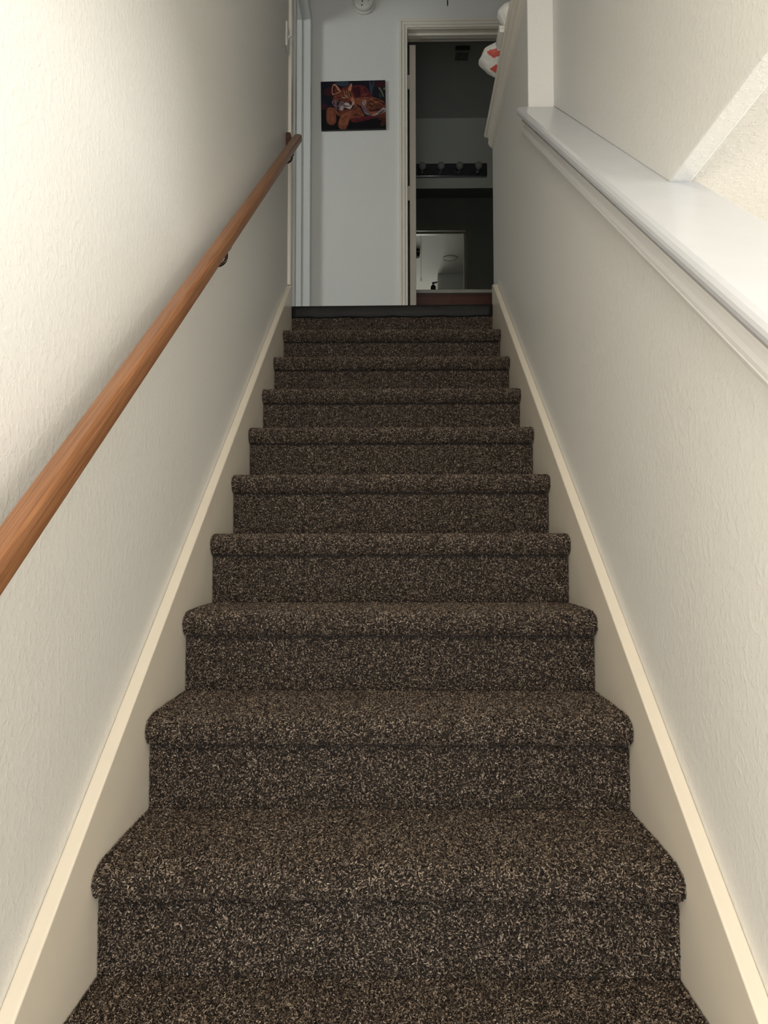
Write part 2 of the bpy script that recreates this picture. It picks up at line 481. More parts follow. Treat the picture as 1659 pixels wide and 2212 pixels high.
DENS = 190000
tv = [surf_mesh('step', tread_prof, DENS, s, m1=0.007) for s in (3, 11)]
rv = [surf_mesh('riser', riser_prof, DENS, s, m0=0.010, m1=0.006) for s in (5, 17)]
n_vis = 0
step0 = riser0 = None
for i in range(-4, 9):
    st = bpy.data.objects.new('step', tv[i % 2]); COL.objects.link(st)
    st.parent = stairs
    st.location = (0, Y0 + i * T - stairs.location.y, Z0 + i * R)
    ri = bpy.data.objects.new('riser', rv[(i // 2) % 2]); COL.objects.link(ri)
    ri.parent = st
tp = surf_mesh('top_riser', top_riser, DENS, 23)
tr = bpy.data.objects.new('top_riser', tp); COL.objects.link(tr); tr.parent = stairs
tr.location = (0, Y0 + 9 * T - stairs.location.y, Z0 + 9 * R)
# black vinyl edging wrapped over the top of the last riser
ns = 40
bm = bmesh.new()
yr = Y0 + 9 * T + RB
ep = [(0.012, 2.452), (-0.002, 2.453), (-0.006, 2.458), (-0.0065, 2.480), (-0.008, 2.498), (-0.004, 2.5075), (0.006, 2.5105), (0.030, 2.5108), (0.030, 2.5075), (0.012, 2.5065)]
rings = []
for k in range(ns + 1):
    x = -HW + 2 * HW * k / ns
    w = 0.0020 * math.sin(k * 0.7) + 0.0014 * math.sin(k * 1.9 + 1)
    rings.append([bm.verts.new((x, yr + y - (w if z < 2.5 else 0), z + (w * 0.9 if z < 2.47 else 0) + 0.004 * k / ns)) for y, z in ep])
for A, Bq in zip(rings, rings[1:]):
    for j in range(len(ep)):
        f = bm.faces.new((A[j], Bq[j], Bq[(j + 1) % len(ep)], A[(j + 1) % len(ep)])); f.smooth = True
bm.faces.new(rings[0]); bm.faces.new(rings[-1][::-1])
es = done('edge_strip', bm, M['vinyl'])
es.parent = stairs; es.location = -stairs.location
es['label'] = 'smooth black vinyl edging along the top step'

# ------------------------------------------------------------------ handrail
hr = empty('handrail', (XL, 2.0, 2.2))
tag(hr, 'reddish brown wooden handrail running up the left wall on dark brackets', 'handrail')
RS, RX = 0.738, -0.4245
RY0, RZ0 = 1.10, 1.5635               # a point on the centre line
hl = math.atan(RS)
def rail_pt(y): return Vector((RX, y, RZ0 + RS * (y - RY0)))
bm = bmesh.new()
hw, hh, rr = 0.0180, 0.0180, 0.0105
sec = []
for cx, cz, a0 in ((hw - rr, hh - rr, 0), (-hw + rr, hh - rr, 90), (-hw + rr, -hh + rr, 180), (hw - rr, -hh + rr, 270)):
    for k in range(7):
        a = math.radians(a0 + 15 * k)
        sec.append((cx + rr * math.cos(a), cz + rr * math.sin(a)))
ya, yb = 0.15, 3.395
L = (rail_pt(yb) - rail_pt(ya)).length
rings = []
for s, sc in ((0, 0.80), (0.004, 0.95), (0.010, 1.0), (L * 0.33, 1), (L * 0.66, 1), (L - 0.010, 1.0), (L - 0.004, 0.95), (L, 0.80)):
    rings.append([bm.verts.new((x * sc, s, z * sc)) for x, z in sec])
for A, Bq in zip(rings, rings[1:]):
    for j in range(len(sec)):
        f = bm.faces.new((A[j], A[(j + 1) % len(sec)], Bq[(j + 1) % len(sec)], Bq[j])); f.smooth = True
bm.faces.new(rings[0]); bm.faces.new(rings[-1][::-1])
rail = done('rail', bm, M['rail'], hr)
rail.matrix_local = Matrix.Translation(rail_pt(ya) - hr.location) @ Matrix.Rotation(hl, 4, 'X')

def bracket(y):
    p = rail_pt(y)
    e = None
    bm = bmesh.new()
    # wall rosette
    Mx = Matrix.Translation((XL, y, p.z - 0.078)) @ Matrix.Rotation(math.pi / 2, 4, 'Y')
    add_lathe(bm, [(0, 0), (0.014, 0), (0.014, 0.003), (0.011, 0.005), (0.007, 0.007), (0, 0.007)], Mx, 24)
    # curved arm out and up to the saddle
    pts = [(XL + 0.004, y, p.z - 0.078)]
    for k in range(0, 9):
        a = -math.pi / 2 + math.pi / 2 * k / 8
        pts.append((RX - 0.024 + 0.024 * math.cos(a), y, p.z - 0.046 + 0.024 * math.sin(a)))
    pts.append((RX, y, p.z - 0.022))
    add_tube(bm, pts, 0.0042, 10)
    # saddle plate under the rail
    add_sweep_y(bm, [(RX - 0.011, -0.0265), (RX + 0.011, -0.0265), (RX + 0.011, -0.0225), (RX - 0.011, -0.0225)], y - 0.012, y + 0.012, RS, p.z, y)
    o = done('bracket', bm, M['iron'])
    o.parent = hr; o.location = -hr.location
    return o
for y in (0.80, 1.96, 3.19):
    bracket(y)
# dark wooden wall block at the top end
bm = bmesh.new()
vs = [[bm.verts.new((XL + x, y, z)) for x, z in ((0, 3.225), (0.030, 3.225), (0.030, 3.258), (0.021, 3.303), (0, 3.303))] for y in (3.425, 3.495)]
bm.faces.new(vs[0]); bm.faces.new(vs[1][::-1])
for j in range(5):
    bm.faces.new((vs[0][j], vs[1][j], vs[1][(j + 1) % 5], vs[0][(j + 1) % 5]))
blk = done('wall_block', bm, M['block'], bevel=0.003)
blk.parent = hr; blk.location = -hr.location
blk['label'] = 'dark brown wooden block on the wall at the rail end'

# ------------------------------------------------------------------ doors
# bathroom door
d1 = empty('door_1', (DX0, YB, UP)); struct(d1, 'cream painted bathroom door standing open inside its moulded white frame', 'door')
def under(o, p):
    o.parent = p; o.location = -p.location
    return o
bm = bmesh.new()
# moulded casing: stepped profile on the hall side
cw = 0.052
for (a, b_, t) in ((0.0, 0.016, 0.010), (0.016, 0.036, 0.014), (0.036, cw, 0.018)):
    add_box(bm, DX0 - b_, DX0 - a, YB - t, YB, UP, HEAD + a + 0.0005)
    add_box(bm, DX1 + a, DX1 + b_, YB - t, YB, UP, HEAD + a + 0.0005)
    add_box(bm, DX0 - b_, DX1 + b_, YB - t, YB, HEAD + a, HEAD + b_)
under(done('casing', bm, M['trim'], bevel=0.002, seg=2), d1)
bm = bmesh.new()
for (x0, x1) in ((DX0 - 0.015, DX0 + 0.001), (DX1 - 0.004, DX1 + 0.015)):
    add_box(bm, x0, x1, YB, YB + 0.125, UP, HEAD + 0.002)
add_box(bm, DX0 - 0.015, DX1 + 0.015, YB, YB + 0.125, HEAD - 0.004, HEAD + 0.018)
add_box(bm, DX0 + 0.004, DX1 - 0.004, YB + 0.040, YB + 0.078, HEAD - 0.018, HEAD - 0.004)
add_box(bm, DX1 - 0.016, DX1 - 0.004, YB + 0.040, YB + 0.078, UP, HEAD - 0.018)
under(done('door_jamb', bm, M['trim'], bevel=0.002, seg=2), d1)
# bathroom side casing
bm = bmesh.new()
add_box(bm, DX0 - 0.06, DX0 - 0.006, YB + 0.121, YB + 0.136, UP, HEAD + 0.006)
add_box(bm, DX1 + 0.006, DX1 + 0.06, YB + 0.121, YB + 0.136, UP, HEAD + 0.006)
add_box(bm, DX0 - 0.06, DX1 + 0.06, YB + 0.121, YB + 0.136, HEAD + 0.006, HEAD + 0.06)
under(done('inner_casing', bm, M['trim'], bevel=0.003), d1)
# the leaf stands open at a right angle, its hinge edge towards the stairs
LX0, LX1 = 0.110, 0.150
bm = bmesh.new()
add_box(bm, LX0, LX1, YB + 0.14, YB + 0.78, UP + 0.008, HEAD - 0.012)
for z0, z1 in ((UP + 0.25, UP + 0.85), (UP + 1.0, UP + 1.85)):
    for y0, y1 in ((YB + 0.24, YB + 0.42), (YB + 0.50, YB + 0.68)):
        add_box(bm, LX0 - 0.002, LX1 + 0.002, y0, y1, z0, z1)
lf = under(done('leaf', bm, M['leaf'], bevel=0.002), d1)
for z in (4.400, 3.668, 2.80):
    bm = bmesh.new()
    add_box(bm, DX0 + 0.0005, LX0 + 0.001, YB + 0.128, YB + 0.141, z - 0.045, z + 0.045)
    add_lathe(bm, [(0, -0.047), (0.006, -0.047), (0.006, 0.047), (0, 0.047)], Matrix.Translation((LX0 - 0.004, YB + 0.135, z)), 12)
    hg = done('hinge', bm, M['leaf']); under(hg, d1)

# doorway to the left room
d2 = empty('door_2', (HX, LD0, UP)); struct(d2, 'white painted door frame opening off the upper hall on the left', 'door frame')
H2 = HEAD + 0.018
bm = bmesh.new()
add_box(bm, HX - 0.125, HX + 0.009, LD1, LD1 + 0.0195, UP, H2 + 0.019)
add_box(bm, HX - 0.125, HX + 0.009, LD0 - 0.0195, LD0, UP, H2 + 0.019)
add_box(bm, HX - 0.125, HX + 0.009, LD0, LD1, H2, H2 + 0.019)
under(done('door_jamb', bm, M['jamb'], bevel=0.002), d2)
bm = bmesh.new()
add_box(bm, -0.600, -0.558, LD1 - 0.012, LD1 - 0.0005, UP, H2 - 0.012)
add_box(bm, -0.600, -0.558, LD0 + 0.0005, LD0 + 0.012, UP, H2 - 0.012)
add_box(bm, -0.600, -0.558, LD0 + 0.0005, LD1 - 0.0005, H2 - 0.012, H2 - 0.0005)
under(done('door_stop', bm, M['jamb'], bevel=0.0015), d2)
bm = bmesh.new()
add_box(bm, HX, HX + 0.012, LD1 + 0.005, LD1 + 0.060, UP, H2 + 0.005)
add_box(bm, HX, HX + 0.012, LD0 - 0.060, LD0 - 0.005, UP, H2 + 0.005)
add_box(bm, HX, HX + 0.012, LD0 - 0.060, LD1 + 0.060, H2 + 0.005, H2 + 0.060)
under(done('casing', bm, M['jamb'], bevel=0.002), d2)

# ------------------------------------------------------------------ light switch on the left wall
sw = empty('light_switch', (XL, 3.435, 3.755))
tag(sw, 'white toggle light switch high on the left stair wall', 'light switch')
bm = bmesh.new(); add_box(bm, 0, 0.009, -0.036, 0.036, -0.058, 0.058)
done('switch_plate', bm, M['plastic'], sw, bevel=0.003)
bm = bmesh.new()
add_prism_x(bm, [(-0.005, -0.012), (0.005, -0.012), (0.005, 0.012), (-0.005, 0.012)], 0.009, 0.011)
add_sweep_y(bm, [(0.010, -0.005), (0.010, 0.005), (0.024, 0.014), (0.026, 0.009)], -0.0045, 0.0045)
done('toggle', bm, M['plastic'], sw, bevel=0.0008)

# ------------------------------------------------------------------ smoke alarm on the back wall
al = empty('smoke_alarm', (-0.178, YB, 4.829))
tag(al, 'round white smoke alarm high on the back wall above the painting', 'smoke alarm')
Rx = Matrix.Rotation(math.pi / 2, 4, 'X')
bm = bmesh.new()
add_lathe(bm, [(0, 0), (0.073, 0), (0.074, 0.004), (0.073, 0.014), (0.069, 0.017), (0.05, 0.017), (0, 0.017)], Rx, 48)
done('base', bm, M['plastic'], al)
bm = bmesh.new()
add_lathe(bm, [(0.063, 0.0175), (0.065, 0.021), (0.064, 0.036), (0.060, 0.042), (0.050, 0.045), (0, 0.047)], Rx, 48)
done('cover', bm, M['plastic'], al)
for hx, hz in ((-0.008, -0.016), (0.031, -0.008), (-0.011, -0.041)):
    bm = bmesh.new()
    add_lathe(bm, [(0, 0.0435), (0.0042, 0.0435), (0.0042, 0.0482), (0, 0.0486)], Matrix.Translation((hx, 0, hz)) @ Rx, 14)
    done('sounder_hole', bm, M['dark'], al)

# ------------------------------------------------------------------ pull cord hanging from the hall ceiling
pc = empty('pull_cord', (0.307, 4.10, CEIL))
tag(pc, 'thin dark pull cord hanging from the hall ceiling', 'pull cord')
bm = bmesh.new(); add_tube(bm, [(0, 0, 0), (0.001, 0, -0.2), (0.0, 0, -0.57)], 0.0016, 8)
done('cord', bm, M['iron'], pc)
bm = bmesh.new(); add_lathe(bm, [(0, -0.621), (0.003, -0.618), (0.0036, -0.597), (0.0018, -0.572), (0, -0.565)], Matrix(), 12)
done('pull_tip', bm, M['iron'], pc)

# ------------------------------------------------------------------ hall ceiling fittings, seen only in the bathroom mirror
cl = empty('ceiling_light', (0.697, 3.175, CEIL))
tag(cl, 'round flush white ceiling light reflected in the bathroom mirror', 'ceiling light')
bm = bmesh.new(); add_lathe(bm, [(0.078, 0), (0.092, 0), (0.092, -0.008), (0.086, -0.012), (0.078, -0.008)], Matrix(), 48)
done('trim_ring', bm, M['plastic'], cl)
bm = bmesh.new(); add_lathe(bm, [(0.0775, -0.002), (0.07, -0.006), (0, -0.009)], Matrix(), 48)
done('diffuser', bm, M['ceiling_paint'], cl)
sp = empty('ceiling_spotlight', (0.272, 3.44, CEIL))
tag(sp, 'small black spotlight with a grey band, reflected at the mirror edge', 'spotlight')
bm = bmesh.new(); add_lathe(bm, [(0, 0), (0.045, 0), (0.045, -0.035), (0.038, -0.09), (0.03, -0.09), (0, -0.06)], Matrix(), 28)
done('housing', bm, M['dark'], sp)
bm = bmesh.new(); add_lathe(bm, [(0.0455, -0.030), (0.0468, -0.031), (0.0468, -0.039), (0.0450, -0.040)], Matrix(), 28)
done('band', bm, M['barmetal'], sp)

# ------------------------------------------------------------------ bathroom
vg = empty('ceiling_vent', (0.505, 5.44, CEIL))
tag(vg, 'dark square exhaust vent grille in the bathroom ceiling', 'vent')
bm = bmesh.new()
add_box(bm, -0.052, 0.052, -0.085, -0.045, -0.006, 0)
done('control_panel', bm, M['dark'], vg, bevel=0.001)
bm = bmesh.new()
for (a, b_, c, d) in ((-0.052, 0.052, -0.036, -0.028), (-0.052, 0.052, 0.077, 0.085), (-0.052, -0.045, -0.028, 0.077), (0.045, 0.052, -0.028, 0.077)):
    add_box(bm, a, b_, c, d, -0.010, 0)
done('vent_frame', bm, M['bath_ceiling'], vg)
bm = bmesh.new(); add_box(bm, -0.045, 0.045, -0.028, 0.077, -0.002, 0)
done('backing', bm, M['dark'], vg)
bm = bmesh.new()
for k in range(7):
    x = -0.0375 + k * 0.0125
    add_box(bm, x - 0.0022, x + 0.0022, -0.028, 0.077, -0.009, -0.002)
done('grille', bm, M['bath_ceiling'], vg)

vl = empty('vanity_light', (0.30, YM, 4.545))
tag(vl, 'dark bar light with unlit globe bulbs above the bathroom mirror', 'wall light')
bm = bmesh.new(); add_box(bm, -0.36, 0.481, -0.035, 0, -0.055, 0.055)
done('back_plate', bm, M['barmetal'], vl, bevel=0.004)
for x in (-0.213, -0.059, 0.094, 0.247, 0.403):
    bm = bmesh.new()
    Mh = Matrix.Translation((x, -0.035, 0.0)) @ Matrix.Rotation(math.pi / 2, 4, 'X')
    add_lathe(bm, [(0.024, 0), (0.024, 0.005), (0.0155, 0.009), (0.0155, 0.034), (0.0, 0.034)], Mh, 24)
    h = done('lamp_holder', bm, M['chrome'], vl)
    bm = bmesh.new()
    prof = [(0.0125, 0.030), (0.014, 0.040)]
    for k in range(1, 15):
        a = math.radians(-62 + 152 * k / 14)
        prof.append((0.030 * math.cos(a), 0.070 + 0.030 * math.sin(a)))
    prof[-1] = (0, prof[-1][1])
    add_lathe(bm, prof, Mh, 28)
    done('bulb', bm, M['bulb'], vl)

bm = bmesh.new()
add_box(bm, -0.45, 0.65, -0.006, 0.0, 0, 1.045)
mir = done('wall_mirror', bm, M['mirror'])
mir.location = (0.60, YM - 0.002, 3.355)
tag(mir, 'wide frameless mirror on the bathroom wall reflecting the lit hall', 'mirror')

va = empty('vanity_cabinet', (0.55, 5.68, UP))
tag(va, 'red brown wooden vanity cabinet inside the bathroom', 'cabinet')
box_obj('body', (-0.55, 0.80, 0.012, 0.515, 0.0, 0.795), M['cherry'], va)
for x0, x1 in ((-0.53, -0.12), (-0.11, 0.30), (0.31, 0.78)):
    bm = bmesh.new()
    add_box(bm, x0, x1, -0.006, 0.011, 0.10, 0.775)
    add_box(bm, x0 + 0.06, x1 - 0.06, -0.011, -0.006, 0.16, 0.715)
    d = done('cabinet_door', bm, M['cherry'], va, bevel=0.002)
    bm = bmesh.new()
    add_lathe(bm, [(0.004, 0), (0.004, 0.012), (0.011, 0.018), (0.011, 0.024), (0, 0.027)], Matrix.Translation((x1 - 0.035, -0.006, 0.45)) @ Matrix.Rotation(math.pi / 2, 4, 'X'), 16)
    done('knob', bm, M['iron'], d)
ct = box_obj('countertop', (0.0, 1.38, 5.650, YM - 0.002, UP + 0.796, UP + 0.822), M['counter'], bevel=0.004)
tag(ct, 'pale bathroom countertop on the red brown vanity', 'countertop')
# black pump bottle and tap behind the counter edge
pb = empty('soap_pump', (0.312, 5.90, UP + 0.822))
tag(pb, 'black pump dispenser standing on the bathroom countertop', 'soap dispenser')
bm = bmesh.new(); add_lathe(bm, [(0, 0), (0.020, 0), (0.021, 0.006), (0.0195, 0.105), (0.014, 0.118), (0.008, 0.121), (0, 0.121)], Matrix(), 24)
done('bottle', bm, M['dark'], pb)
bm = bmesh.new()
add_tube(bm, [(0, 0, 0.119), (0, 0, 0.135)], 0.005, 10)
add_tube(bm, [(-0.008, 0, 0.136), (0.012, 0, 0.138), (0.034, 0, 0.146)], [0.008, 0.0065, 0.004], 10)
done('pump_head', bm, M['dark'], pb)
fc = empty('faucet', (0.440, 6.05, UP + 0.822))
tag(fc, 'low black faucet on the bathroom countertop, its tip just showing', 'faucet')
bm = bmesh.new()
add_lathe(bm, [(0, 0), (0.024, 0), (0.024, 0.008), (0.014, 0.014), (0.013, 0.085), (0, 0.088)], Matrix(), 20)
done('body', bm, M['dark'], fc)
bm = bmesh.new()
add_tube(bm, [(0, 0, 0.07), (0, -0.05, 0.098), (0, -0.09, 0.096), (0, -0.105, 0.075)], 0.009, 12)
done('spout', bm, M['dark'], fc)
bm = bmesh.new(); add_tube(bm, [(0, 0, 0.086), (0, 0.01, 0.103), (0.02, 0.012, 0.110)], [0.006, 0.005, 0.004], 10)
done('lever', bm, M['dark'], fc)

# ------------------------------------------------------------------ things on the guard wall cap
def bag_mat():
    m, nt, b = new_mat('printed_plastic_bag')
    tc = nt.nodes.new('ShaderNodeTexCoord')
    n = nt.nodes.new('ShaderNodeTexNoise'); n.inputs['Scale'].default_value = 60; n.inputs['Detail'].default_value = 4
    nt.links.new(tc.outputs['Object'], n.inputs['Vector'])
    bp = nt.nodes.new('ShaderNodeBump'); bp.inputs['Strength'].default_value = 0.5; bp.inputs['Distance'].default_value = 0.004
    nt.links.new(n.outputs['Fac'], bp.inputs['Height']); nt.links.new(bp.outputs['Normal'], b.inputs['Normal'])
    b.inputs['Base Color'].default_value = (0.80, 0.79, 0.76, 1); b.inputs['Roughness'].default_value = 0.35
    b.inputs['Subsurface Weight'].default_value = 0.15
    b.inputs['Subsurface Radius'].default_value = (0.01, 0.01, 0.01)
    return m
M['bag'] = bag_mat()
M['red'] = plain('red_bag_print', rgb(205, 92, 84, 1.0), 0.4)

def crumpled(name, rx, ry, rz, seed, amp, parent=None, shape=None, mats=None, paint=None):
    bm = bmesh.new()
    bmesh.ops.create_icosphere(bm, subdivisions=5, radius=1.0)
    rnd = random.Random(seed)
    waves = [(Vector((rnd.uniform(-1, 1), rnd.uniform(-1, 1), rnd.uniform(-1, 1))).normalized() * rnd.uniform(2, 9), rnd.uniform(0, 6), rnd.uniform(0.3, 1)) for _ in range(14)]
    for v in bm.verts:
        d = v.co.normalized()
        w = 0
        for k, ph, a in waves:
            w += a * (abs(math.sin(d.dot(k) + ph)) - 0.6) / k.length * 2.2
        p = d * (1 + amp * w)
        if shape:
            p = shape(p)
        v.co = Vector((p.x * rx, p.y * ry, p.z * rz))
    for f in bm.faces:
        f.smooth = True
        if paint:
            f.material_index = paint(f.calc_center_median())
    return done(name, bm, mats or M['bag'], parent)

GT = 3.416
def gz(y): return 3.416 + GS * (y - 3.3)
bag = empty('plastic_bag', (0.478, 3.25, gz(3.25)))
tag(bag, 'white plastic bag with red print bulging over the guard wall cap', 'bag')
def shp(p):
    t = max(0.0, min(1.0, (0.15 - p.z) / 1.15))
    k = max((1 - t) ** 0.75, 0.30) if t > 0 else 1.0
    return Vector((p.x * k, p.y * k, p.z))
def pnt(c):
    # blocks of red print on the stair side
    y, z, x = c.y, c.z, c.x
    if x < 0.03:
        if -0.035 < y < 0.012 and 0.030 < z < 0.058: return 1
        if -0.055 < y < -0.015 and -0.050 < z < -0.032: return 1
        if -0.080 < y < -0.058 and -0.012 < z < 0.018: return 1
    if x < -0.02:
        for q in range(4):
            if abs(y - 0.035 + q * 0.007) < 0.0022 and abs(z - 0.006 - q * 0.004) < 0.004: return 2
    return 0
bb = crumpled('bag_body', 0.096, 0.088, 0.080, 4, 0.06, bag, shp, [M['bag'], M['red'], M['dark']], pnt)
bb.location = (0.0, 0, 0.082)
# crumpled handle loops gathered on top
bm = bmesh.new()
add_tube(bm, [(0.02, -0.04, 0.145), (0.015, -0.045, 0.168), (0.02, -0.025, 0.180), (0.028, 0.0, 0.168), (0.035, 0.02, 0.148)], [0.010, 0.008, 0.007, 0.009, 0.011], 10)
done('bag_handle', bm, M['bag'], bag)
ctn = empty('carton', (0.490, 3.0, gz(3.0)))
ctn.rotation_euler = (math.atan(GS), 0, 0)
tag(ctn, 'small flat white carton at the edge of the guard wall cap', 'box')
bm = bmesh.new(); add_box(bm, -0.060, 0.060, -0.05, 0.05, 0.0004, 0.017)
done('carton_body', bm, M['carton'], ctn, bevel=0.002)
bm = bmesh.new(); add_box(bm, -0.062, 0.062, -0.052, 0.052, 0.0174, 0.027)
done('lid', bm, M['carton'], ctn, bevel=0.002)
def shp2(p):
    t = max(0.0, min(1.0, (0.30 - p.z) / 1.30))
    k = max((1 - t) ** 0.7, 0.55) if t > 0 else 1.0
    return Vector((p.x * k, p.y * k, p.z))
bun = crumpled('white_bundle', 0.052, 0.052, 0.064, 9, 0.05, None, shp2, M['bag'])
bun.location = (0.478, 3.0, gz(3.0) + 0.028 + 0.0625)
tag(bun, 'round white plastic bundle sitting on the small carton', 'bag')

# ------------------------------------------------------------------ bobcat painting (a flat canvas print)
pt = empty('painting', (-0.2435, YB, 4.163))
pt.rotation_euler = (0, math.radians(-0.9), 0)
tag(pt, 'dark canvas painting of a resting spotted wild cat on the back wall', 'painting')
PW, PH = 0.404, 0.312
bm = bmesh.new(); add_box(bm, -PW / 2, PW / 2, -0.018, -0.001, -PH / 2, PH / 2)
done('canvas', bm, M['black_edge'], pt, bevel=0.0015)
KP = 1.12
def paint_mat(name, c):
    m, nt, b = new_mat('paint_' + name)
    col = rgb(*c, k=KP)
    tc = nt.nodes.new('ShaderNodeTexCoord')
    n = nt.nodes.new('ShaderNodeTexNoise'); n.inputs['Scale'].default_value = 260; n.inputs['Detail'].default_value = 5
    nt.links.new(tc.outputs['Object'], n.inputs['Vector'])
    mr = nt.nodes.new('ShaderNodeMapRange'); mr.inputs['From Min'].default_value = 0.3; mr.inputs['From Max'].default_value = 0.7
    mr.inputs['To Min'].default_value = 0.55; mr.inputs['To Max'].default_value = 1.35
    nt.links.new(n.outputs['Fac'], mr.inputs['Value'])
    mx = nt.nodes.new('ShaderNodeMix'); mx.data_type = 'RGBA'; mx.blend_type = 'MULTIPLY'; mx.inputs['Factor'].default_value = 1
    mx.inputs['A'].default_value = col
    nt.links.new(mr.outputs['Result'], mx.inputs['B']); nt.links.new(mx.outputs['Result'], b.inputs['Base Color'])
    b.inputs['Roughness'].default_value = 0.5; b.inputs['Specular IOR Level'].default_value = 0.2
    return m
PC = dict(navy=(22, 22, 34), black=(14, 12, 16), blue=(48, 60, 72), red=(92, 34, 40), dred=(56, 24, 32), fur=(120, 68, 50), furl=(146, 88, 66),
          furd=(98, 50, 38), grey=(112, 90, 100), white=(172, 160, 158), stripe=(48, 22, 20), ear=(176, 120, 92), leaf=(98, 104, 74), nose=(60, 28, 30), brown=(70, 36, 28))
pnames = list(PC)
pmats = [paint_mat(k, PC[k]) for k in pnames]
pbm = bmesh.new()
layer = [0]
def uv(x, y):
    u = (x - 82 - (y - 145) * 0.018) / 1456.0
    v = (y - 147 + (x - 80) * 0.0225) / 1100.0
    return ((u - 0.5) * PW, (0.5 - v) * PH)
def poly(col, pts, smooth=True):
    layer[0] += 1
    if smooth and len(pts) > 3:
        n = len(pts); out = []
        for i in range(n):                     # Catmull-Rom through the outline
            p0, p1, p2, p3 = (Vector(pts[(i + k - 1) % n]) for k in range(4))
            for s in (0, 0.34, 0.67):
                out.append(0.5 * ((2 * p1) + (p2 - p0) * s + (2 * p0 - 5 * p1 + 4 * p2 - p3) * s * s + (3 * p1 - p0 - 3 * p2 + p3) * s ** 3))
        pts = [(p.x, p.y) for p in out]
    y = -0.0182 - layer[0] * 0.000004
    vs = []
    for p in pts:
        a, c = uv(*p)
        vs.append(pbm.verts.new((max(-PW / 2 + 0.001, min(PW / 2 - 0.001, a)), y, max(-PH / 2 + 0.001, min(PH / 2 - 0.001, c)))))
    es = [pbm.edges.new((vs[i], vs[(i + 1) % len(vs)])) for i in range(len(vs))]
    r = bmesh.ops.triangle_fill(pbm, edges=es, use_beauty=True, normal=(0, -1, 0))
    for f in r['geom']:
        if isinstance(f, bmesh.types.BMFace):
            f.material_index = pnames.index(col)
            if f.normal.y > 0: f.normal_flip()
def inside(pts, x, y):
    c = False; n = len(pts)
    for i in range(n):
        (xa, ya), (xb, yb) = pts[i], pts[i - 1]
        if (ya > y) != (yb > y) and x < (xb - xa) * (y - ya) / (yb - ya) + xa:
            c = not c
    return c
rfur = random.Random(12)
def fur(pts, cols, n, ang, spread=0.35, ln=(26, 48), w=(2.5, 5)):
    """short brush strokes of fur laid over an outline"""
    xs = [p[0] for p in pts]; ys = [p[1] for p in pts]
    k = 0
    while k < n:
        x = rfur.uniform(min(xs), max(xs)); y = rfur.uniform(min(ys), max(ys))
        k += 1
        if not inside(pts, x, y):
            continue
        a = math.radians(ang(x, y) if callable(ang) else ang) + rfur.gauss(0, spread)
        L = rfur.uniform(*ln)
        stroke(rfur.choice(cols), x, y, x + L * math.cos(a), y + L * math.sin(a), rfur.uniform(*w), rfur.uniform(-0.12, 0.12))
def stroke(col, x0, y0, x1, y1, w, bend=0.0):
    dx, dy = x1 - x0, y1 - y0
    L = math.hypot(dx, dy); nx, ny = -dy / L, dx / L
    mx, my = (x0 + x1) / 2 + nx * bend * L, (y0 + y1) / 2 + ny * bend * L
    poly(col, [(x0, y0), (mx + nx * w, my + ny * w), (x1, y1), (mx - nx * w, my - ny * w)], smooth=True)
poly('navy', [(84, 150), (1535, 118), (1555, 1208), (98, 1250)], False)
poly('black', [(90, 780), (200, 760), (500, 900), (760, 1000), (1200, 1000), (1550, 1010), (1552, 1205), (100, 1245)], False)
poly('dred', [(1300, 165), (1515, 150), (1525, 265), (1330, 285)])
poly('blue', [(1170, 140), (1205, 140), (1240, 300), (1245, 430), (1200, 410)])
poly('blue', [(1262, 140), (1290, 140), (1262, 330), (1228, 330)])
poly('blue', [(420, 160), (700, 150), (690, 250), (470, 235)])
poly('leaf', [(1378, 292), (1415, 285), (1470, 370), (1512, 500), (1480, 480), (1440, 385)])
poly('leaf', [(1490, 300), (1530, 285), (1530, 330), (1500, 335)])
poly('blue', [(1400, 400), (1440, 470), (1450, 520), (1400, 480)])
poly('red', [(560, 300), (690, 262), (800, 245), (980, 228), (1085, 262), (1150, 340), (1205, 430), (1275, 525), (1150, 550), (850, 540), (780, 420), (620, 400)])
poly('dred', [(860, 290), (960, 270), (980, 380), (960, 500), (880, 500), (850, 400)])
for (x, y) in ((1010, 455), (1045, 425), (1075, 455), (1115, 435), (1060, 330), (1035, 300)):
    stroke('ear', x - 14, y, x + 14, y + 4, 11)
stroke('dred', 830, 260, 850, 440, 26); stroke('dred', 1030, 300, 1120, 360, 22)
poly('dred', [(165, 380), (220, 305), (330, 292), (365, 450), (250, 470), (180, 440)])
poly('dred', [(98, 690), (180, 655), (270, 715), (230, 790), (100, 765)])
poly('red', [(760, 1015), (900, 968), (1100, 938), (1250, 925), (1350, 950), (1200, 1000), (1000, 1050), (830, 1075)])
poly('brown', [(1330, 940), (1530, 860), (1545, 1090), (1470, 1150), (1420, 1110), (1470, 1050)])
poly('fur', [(820, 540), (900, 515), (1050, 500), (1250, 508), (1400, 545), (1500, 600), (1532, 660), (1532, 730), (1430, 780), (1360, 850), (1230, 925), (1170, 880), (1120, 790), (1030, 720), (900, 660), (830, 610)])
poly('furl', [(1100, 520), (1300, 530), (1450, 600), (1500, 680), (1300, 660), (1120, 600)])
poly('grey', [(1035, 560), (1110, 585), (1085, 700), (1145, 820), (1215, 910), (1100, 890), (1030, 790), (995, 690), (1020, 620)])
poly('white', [(1040, 570), (1105, 580), (1075, 700), (1045, 700), (1025, 640)])
poly('white', [(1535, 745), (1450, 765), (1380, 840), (1235, 915), (1310, 915), (1410, 870), (1535, 850)])
poly('furd', [(1535, 840), (1420, 868), (1320, 915), (1240, 925), (1420, 950), (1538, 990)])
poly('furd', [(480, 830), (600, 790), (800, 760), (860, 840), (700, 900), (560, 960), (500, 920)])
